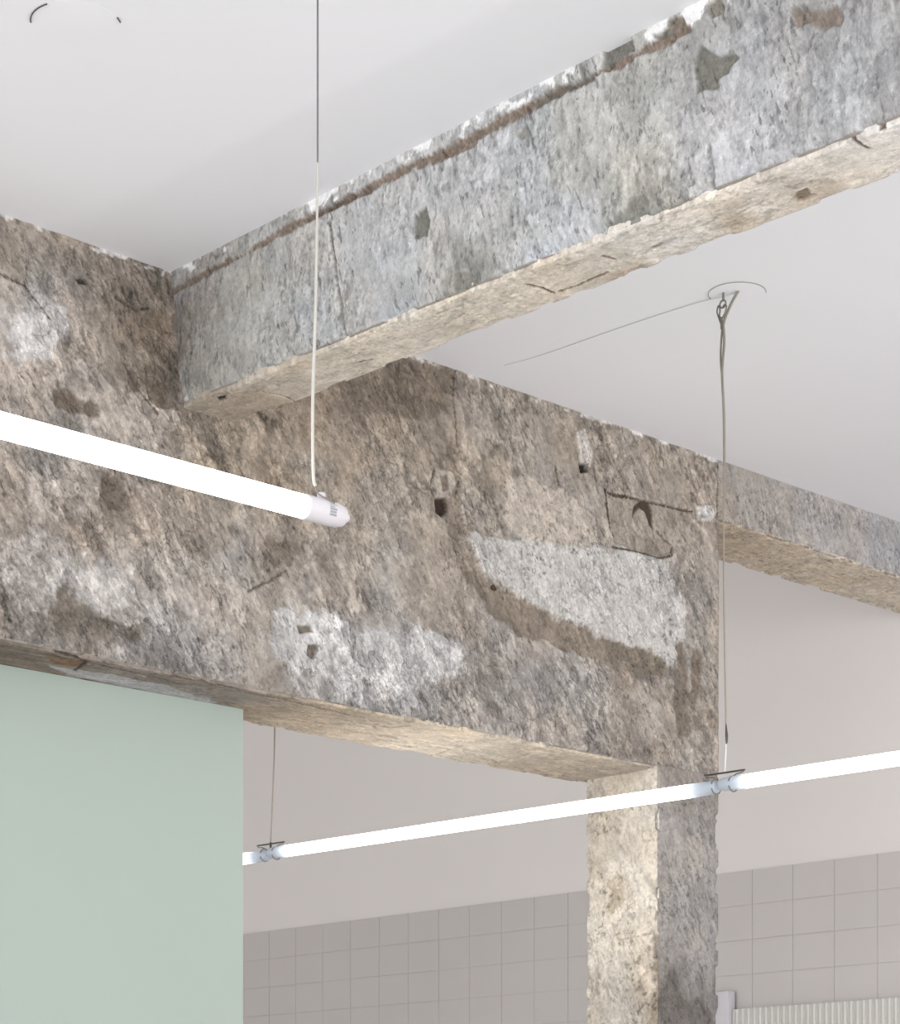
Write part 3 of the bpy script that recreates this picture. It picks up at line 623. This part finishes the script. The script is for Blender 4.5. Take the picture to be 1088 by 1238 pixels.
# ------------------------------------------------------------------ the room
FLOOR = MB().box((-7.0, -7.0, -0.1), (5.85, 7.9, 0.0)).build('floor', M_FLOOR, smooth=False)
tag(FLOOR, 'pale floor of the room under the beams', 'floor', kind='structure')
cl = MB()
cl.box((-7.0, -7.0, 3.3), (5.85, 3.86, 3.9))
cl.box((-7.0, 3.86, 3.66), (5.85, 7.9, 3.9))
CEIL = cl.build('ceiling', M_CEIL, smooth=False)
tag(CEIL, 'smooth white plastered ceiling above the raw concrete beams', 'ceiling', kind='structure')
WB = MB().box((5.6, -7.0, 0.0), (5.85, 7.9, 3.66)).build('wall_back', M_WALL, smooth=False)
tag(WB, 'off-white back wall tiled in grey on its lower part', 'wall', kind='structure')
WF = MB().box((-7.0, 7.6, 0.0), (5.6, 7.9, 3.66)).build('wall_far', M_WALL, smooth=False)
tag(WF, 'plain white wall behind the mint partition', 'wall', kind='structure')
GW = MB().box((-0.6, 3.80, 0.0), (3.066, 3.90, 2.512)).build('wall_left', M_MINT, smooth=False)
tag(GW, 'flat mint green partition wall standing under the deep concrete beam', 'wall', kind='structure')

# tiles: one continuous field of bevelled tiles on a grout bed
bed = MB().box((5.596, 2.4, 0.0), (5.602, 7.55, 2.4845)).build('grout_bed', M_GROUT, WB, smooth=False)
tl = MB()
rt = random.Random(4)
zt = 2.484
for r in range(13):
    z1 = zt - r * 0.1065; z0 = z1 - 0.1051
    for c in range(33):
        y0 = 2.452 + c * 0.1545; y1 = y0 + 0.1532
        dx = rt.uniform(-0.0006, 0.0006)
        tl.box((5.5942 + dx * .5, y0, z0), (5.597, y1, z1), 0.0)
TL = tl.build('tile_field', M_TILE, WB, smooth=False)

# ------------------------------------------------------------------ concrete: deep beam, far beam, cross beam, column
YA = 3.643
ZS = 2.512
def deep_profile(yb, z0, z1, st, arris=True):
    return [((yb, z1), (YA, z1), 0.08, None), ((YA, z1), (YA, z0), st, ('AF', False, True)),
            ((YA, z0), (yb, z0), 0.05, None), ((yb, z0), (yb, z1), 0.08, None)]

DEEP = empty('concrete_beam', (3.2, 3.78, ZS), 'deep old concrete beam with chipped brown plaster running above the mint wall', 'beam')
rough_bar('beam_body', DEEP, steps(1.9, 4.437, 0.0024), 0, deep_profile(3.915, ZS + 0.007, 3.31, 0.0024), 11, M_CONC)
sc = [((3.912, ZS + 0.016), (3.651, ZS + 0.016), 0.06, None), ((3.651, ZS + 0.016), (3.651, ZS + 0.001), 0.004, ('AS', False, True)),
      ((3.651, ZS + 0.001), (3.912, ZS + 0.001), 0.0024, ('AS', True, True)), ((3.912, ZS + 0.001), (3.912, ZS + 0.016), 0.05, None)]
rough_bar('underside_screed', DEEP, steps(1.9, 4.215, 0.0024), 0, sc, 91, M_SCREED, ew=0.45)
# rusty stub in the upper slot and the hooked bar in the square recess
MB().tube([(3.652, 3.66, 2.847 ), (3.652, 3.643, 2.845), (3.654, 3.638, 2.838)], [0.006, 0.006, 0.004], 8).build('rusty_stub', M_RUST, DEEP)

FARB = empty('concrete_beam', (5.0, 3.76, 3.152), 'shallow rough concrete beam running right from the column top to the back wall', 'beam')
prof = [((3.874, 3.31), (YA, 3.31), 0.08, None), ((YA, 3.31), (YA, 3.152), 0.0024, ('CF', False, True)),
        ((YA, 3.152), (3.874, 3.152), 0.0024, ('A2S', True, True)), ((3.874, 3.152), (3.874, 3.31), 0.08, None)]
rough_bar('beam_body', FARB, steps(4.432, 5.606, 0.0024), 0, prof, 23, M_CONCC)

COLM = empty('concrete_column', (4.32, 3.76, 0.0), 'square rough concrete column with a cream left side and grey front', 'column')
zs = [-0.0, 0.6, 1.2, 1.5] + steps(1.62, ZS + 0.01, 0.0024)
prof = [((4.437, 3.874), (4.209, 3.874), 0.04, None), ((4.209, 3.874), (4.209, YA), 0.0024, ('CL', True, True)),
        ((4.209, YA), (4.437, YA), 0.0024, ('CF', True, True)), ((4.437, YA), (4.437, 3.874), 0.02, None)]
rough_bar('column_shaft', COLM, zs, 2, prof, 37, M_CONCC)

CROSS = empty('concrete_beam', (2.85, 2.3, 3.04), 'pale grey cross beam with pitted face and cream underside, running toward the viewer', 'beam')
def cross_lean(o, y_ref=3.667, k=0.037):
    # the left face leans out more and more towards the near end, as the old formwork did
    co = np.empty(len(o.data.vertices) * 3); o.data.vertices.foreach_get('co', co); co = co.reshape(-1, 3)
    L = np.array(CROSS.location)
    w = co + L
    f = np.clip((w[:, 2] - 3.04) / 0.26, 0, 1.1) * np.clip((2.92 - w[:, 0]) / 0.135, 0, 1.1)
    co[:, 0] -= f * (0.022 + k * (y_ref - w[:, 1]))
    o.data.vertices.foreach_set('co', co.ravel()); o.data.update()
prof = [((2.785, 3.31), (2.785, 3.050), 0.0024, ('BF', False, True)), ((2.785, 3.050), (2.92, 3.050), 0.03, None),
        ((2.92, 3.050), (2.92, 3.31), 0.02, None), ((2.92, 3.31), (2.785, 3.31), 0.06, None)]
o = rough_bar('beam_body', CROSS, steps(1.35, 3.655, 0.0024), 1, prof, 51, M_CONCB)
cross_lean(o)
sc = [((2.789, 3.062), (2.789, 3.041), 0.004, ('BS', False, True)), ((2.789, 3.041), (2.922, 3.041), 0.0024, ('BS', True, True)),
      ((2.922, 3.041), (2.922, 3.062), 0.05, None), ((2.922, 3.062), (2.789, 3.062), 0.06, None)]
rough_bar('underside_screed', CROSS, steps(1.35, 3.650, 0.0024), 1, sc, 83, M_SCREEDB, ew=0.45)

# ------------------------------------------------------------------ lamps
def tube_y(y0, y1, x, z):
    return [(x, y0, z), (x, y1, z)]
def lathe_y(mb, x, z, prof, n=20):
    mb.tube([(x, y, z) for y, r in prof], [r for y, r in prof], n)
    return mb
def lathe_x(mb, y, z, prof, n=20):
    mb.tube([(x, y, z) for x, r in prof], [r for x, r in prof], n)
    return mb

# front lamp: hangs on its white cord, runs out of the picture to the left
X0, Y0, Z0 = 1.78, 2.0855, 2.3075
LF = empty('tube_lamp', (X0, Y0, Z0), 'large glowing white tube light hanging by a white cord before the deep beam', 'lamp')
lathe_x(MB(), Y0, Z0, [(0.55, 0.0138), (1.776, 0.0138)]).build('light_tube', M_TUBE, LF)
capf = lathe_x(MB(), Y0, Z0, [(1.774, 0.0144), (1.776, 0.0148), (1.808, 0.0148), (1.826, 0.0140), (1.834, 0.0118), (1.8355, 0.0095)]).build('end_cap', M_CAP, LF)
lathe_x(MB(), Y0, Z0, [(1.834, 0.0035), (1.8395, 0.0035), (1.8398, 0.005), (1.8425, 0.005)], 10).build('cap_pin', M_CAP, capf)
# the printed label wraps round the camera side of the cap
lb = MB()
def cap_patch(mb, x0, x1, a0, a1, r, n=8):
    vs = []
    for k in range(n + 1):
        a = math.radians(a0 + (a1 - a0) * k / n)
        vs.append((mb.bm.verts.new((x0, Y0 - r * math.cos(a), Z0 + r * math.sin(a))), mb.bm.verts.new((x1, Y0 - r * math.cos(a), Z0 + r * math.sin(a)))))
    for k in range(n): mb.bm.faces.new((vs[k][0], vs[k][1], vs[k + 1][1], vs[k + 1][0]))
for a0, a1, xe in ((-27, -17, 1.8135), (-14, -4, 1.8128), (-1, 9, 1.8138), (12, 18, 1.8105), (25, 29, 1.8150)):
    cap_patch(lb, 1.8030, xe, a0, a1, 0.01493, 3)
tag(lb.build('printed_label', M_PRINT, capf), 'small grey printed label')
MB().tube([(1.8015, Y0, Z0 + 0.011), (1.8015, Y0, Z0 + 0.0205), (1.8015, Y0, Z0 + 0.022)], [0.0052, 0.0052, 0.004], 12).build('cord_gland', M_CAP, capf)
MB().tube([(1.7957, Y0, 3.31), (1.7957, Y0, 2.70)], 0.0012, 10).build('steel_wire', M_WIRE2, LF)
cp = spline([(1.7957, Y0, 2.72), (1.7945, Y0, 2.64), (1.7925, Y0, 2.55), (1.7885, Y0, 2.45), (1.7880, Y0, 2.385), (1.7893, Y0, 2.345), (1.7915, Y0 - 0.001, 2.335)])
MB().tube(cp, [float(np.interp(p[2], (2.5, 2.72), (0.0021, 0.0013))) for p in cp], 10).build('cord', M_CORD, LF)
MB().tube(spline([(1.7915, Y0 - 0.001, 2.338), (1.792, Y0 - 0.003, 2.328), (1.7955, Y0 - 0.008, 2.3225), (1.803, Y0 - 0.0115, 2.3195), (1.811, Y0 - 0.0135, 2.3165)]), 0.0010, 8).build('wire_clip', M_STEEL, LF)

# lamp line running away under the deep beam: three tubes end to end
X2, Z2 = 3.617, 2.314
LBL = ['long glowing tube light passing before the column, middle one of the lamp line',
       'glowing tube light at the right edge, joined to the lamp line right of the column',
       'short visible end of a glowing tube light beside the mint wall edge']
def line_lamp(y0, y1, z0, z1, label):
    t = empty('tube_lamp', (X2, y0, z0), label, 'lamp', 'tube lights joined end to end under the beam')
    def zz(y): return z0 + (z1 - z0) * (y - y0) / (y1 - y0)
    MB().tube([(X2, y, zz(y)) for y in (y0 - 0.006, y0 - 0.001, y0, y1, y1 + 0.001, y1 + 0.006)], [0.008, 0.008, 0.0138, 0.0138, 0.008, 0.008], 20).build('light_tube', M_TUBE, t)
    for e, s in ((y0, -1), (y1, 1)):
        ys = [e - s * 0.004, e, e + s * 0.004, e + s * 0.052, e + s * 0.060, e + s * 0.064]
        MB().tube([(X2, y, zz(y)) for y in ys], [0.0142, 0.0146, 0.0142, 0.0138, 0.0125, 0.0105], 20).build('end_cap', M_CAPB, t)
    return t
line_lamp(3.0357, 4.318, 2.3118, 2.325, LBL[0])
line_lamp(1.55, 2.9005, 2.3005, 2.3138, LBL[1])
line_lamp(4.447, 5.73, 2.3225, 2.335, LBL[2])

def saddle(mb, y, z):
    # wire clip round the tube end plus its two arms up to the bar
    r = 0.0152
    mb.tube([(X2 + r * math.cos(a), y, z + r * math.sin(a)) for a in np.linspace(-math.pi * 0.9, math.pi * 0.9, 28)], 0.0013, 8, True)

def hanger(yc, z, label, cord_pts):
    t = empty('suspension_wire', (X2, yc, z), label, 'hanger', 'suspension wires of the lamp line')
    MB().tube([(X2, yc - 0.052, z + 0.0245), (X2, yc + 0.052, z + 0.026)], 0.0019, 8).build('cross_bar', M_DARK, t)
    for s in (-1, 1):
        c = MB(); saddle(c, yc + s * 0.022, z)
        c.tube(spline([(X2, yc + s * 0.022, z + 0.0152), (X2, yc + s * 0.030, z + 0.019), (X2, yc + s * 0.048, z + 0.0215), (X2, yc + s * 0.048, z + 0.025)], 5), 0.0013, 8)
        c.build('wire_clip', M_STEEL, t)
    return t

hr = hanger(2.954, 2.3125, 'long grey suspension wire with dark sleeve, hooked to the ceiling right of the column', None)
MB().tube(spline([(X2, 2.954, 2.338), (X2, 2.9515, 2.37), (X2, 2.950, 2.40)], 4), 0.0013, 8).build('lower_wire', M_PALE, hr)
MB().tube([(X2, 2.9497, 2.394), (X2, 2.9485, 2.398), (X2, 2.9488, 2.412), (X2, 2.950, 2.427), (X2, 2.9503, 2.436)], [0.0008, 0.0022, 0.0030, 0.0019, 0.0014], 10).build('rubber_sleeve', M_DARK, hr)
MB().tube(spline([(X2, 2.9503, 2.434), (X2, 2.9535, 2.5766), (X2, 2.9561, 2.726), (X2, 2.9561, 2.86), (X2, 2.9545, 2.955)], 6), 0.0018, 8).build('steel_wire', M_WIRE, hr)
MB().tube(spline([(X2, 2.9545, 2.950), (X2, 2.9558, 3.057), (X2, 2.9603, 3.133), (X2, 2.9585, 3.165), (X2, 2.9550, 3.20), (X2, 2.9575, 3.238)], 6), 0.0026, 8).build('doubled_wire', M_STRAP, hr)
MB().tube(spline([(X2 - 0.001, 2.9590, 3.125), (X2, 2.9640, 3.165), (X2, 2.9630, 3.20), (X2, 2.9590, 3.240)], 6), 0.0020, 8).build('doubled_wire', M_STRAP, hr)
MB().tube(spline([(3.6332, 2.9311, 3.302), (3.627, 2.943, 3.280), (3.620, 2.955, 3.25), (X2, 2.9585, 3.232)], 6), 0.0030, 8).build('strap', M_STRAP, hr)
hk = MB()
hk.tube([(X2, 2.9575, 3.302), (X2, 2.9575, 3.283)], 0.0022, 8)
hk.tube([(X2, 2.9585 + 0.0075 * math.sin(a), 3.2775 + 0.0075 * math.cos(a)) for a in np.linspace(0, 2 * math.pi, 24)], 0.0016, 8)
hk.build('eye_hook', M_STEEL, hr)
cb = MB()
cb.tube(spline([(X2, 2.9640, 3.240), (X2, 2.9700, 3.255), (X2, 2.9735, 3.266), (X2, 2.9700, 3.277), (X2, 2.9660, 3.268), (X2, 2.9670, 3.256), (X2, 2.9620, 3.246)], 6), 0.0016, 8)
cb.tube(spline([(X2, 2.9620, 3.240), (X2, 2.9610, 3.248), (X2, 2.9530, 3.258), (X2, 2.9490, 3.270), (X2, 2.9530, 3.275), (X2, 2.9585, 3.272)], 6), 0.0016, 8)
cb.tube([(X2, 2.962, 3.252), (X2, 2.962, 3.228)], 0.0024, 8)
cb.build('snap_ring', M_STEEL, hr)
ca = MB(); ca.tube(spline([(3.633, 2.935, 3.2985), (3.628, 2.965, 3.297), (3.6167, 3.0311, 3.2985), (3.6076, 3.2017, 3.2988), (3.604, 3.443, 3.2992), (3.592, 3.55, 3.2995)], 8), 0.0008, 8)
tag(ca.build('ceiling_cable', M_PALE), 'thin pale cable running along the ceiling from the hook toward the beams', 'cable')

hl = hanger(4.3765, 2.3235, 'short dark suspension wire hanging below the deep beam beside the mint wall edge', None)
MB().tube(spline([(X2, 4.3765, 2.349), (X2, 4.3720, 2.42), (X2, 4.3676, 2.49), (X2, 4.3613, 2.63), (X2, 4.3600, 3.0), (X2, 4.36, 3.67)], 6), 0.0017, 8).build('steel_wire', M_WIRE, hl)
MB().tube([(X2, 4.3765, 2.336), (X2, 4.3765, 2.352)], 0.0028, 8).build('rubber_sleeve', M_DARK, hl)

# flat roses at the ceiling; thin dark arcs model the shadow round their rims
def rose(cx, cy, r, label, wire, a0, a1, wm):
    t = empty('ceiling_rose', (cx, cy, 3.3), label, 'ceiling rose', 'flat round ceiling roses')
    d = MB()
    d.tube([(cx, cy, 3.3005), (cx, cy, 3.2999), (cx, cy, 3.2998)], [r - 0.001, r - 0.001, r - 0.003], 48)
    d.build('cover_plate', M_CEIL, t)
    MB().tube([(cx + r * math.cos(a), cy + r * math.sin(a), 3.2988) for a in np.linspace(math.radians(a0), math.radians(a1), 40)], wire, 8).build('rim_shadow', wm, t)
    return t
rose(3.6375, 2.9388, 0.0575, 'flat white ceiling rose with fine grey arc modelling its rim shadow above the long suspension wire', 0.0006, 105, 312, M_STEEL)
rose(2.065, 2.968, 0.069, 'flat white ceiling rose with dark arc modelling its rim shadow at the top left corner', 0.0011, 140, 196, M_DARK)
rim = [o for o in COL.objects if o.name.startswith('ceiling_rose')][-1]
MB().tube([(2.065 + 0.069 * math.cos(a), 2.968 + 0.069 * math.sin(a), 3.2988) for a in np.linspace(math.radians(-60), math.radians(-48), 10)], 0.0011, 8).build('rim_shadow', M_DARK, rim)  # other end of the same rim shadow, as a dark arc

# pale ribbed panel low against the tiles
rp = empty('ribbed_panel', (5.57, 4.2, 0.0), 'pale ribbed panel standing against the tiled wall at the lower right corner', 'panel')
rb = MB()
y = 3.6
rb.box((5.572, 3.6, 0.0), (5.588, 4.52, 2.058))
while y < 4.515:
    rb.tube([(5.572, y, 0.0), (5.572, y, 2.058)], 0.0065, 8)
    y += 0.0225
rb.build('ribbed_sheet', M_RIB, rp)
MB().box((5.555, 4.522, 0.0), (5.588, 4.60, 2.115), 0.003).build('edge_post', M_CAP, rp)
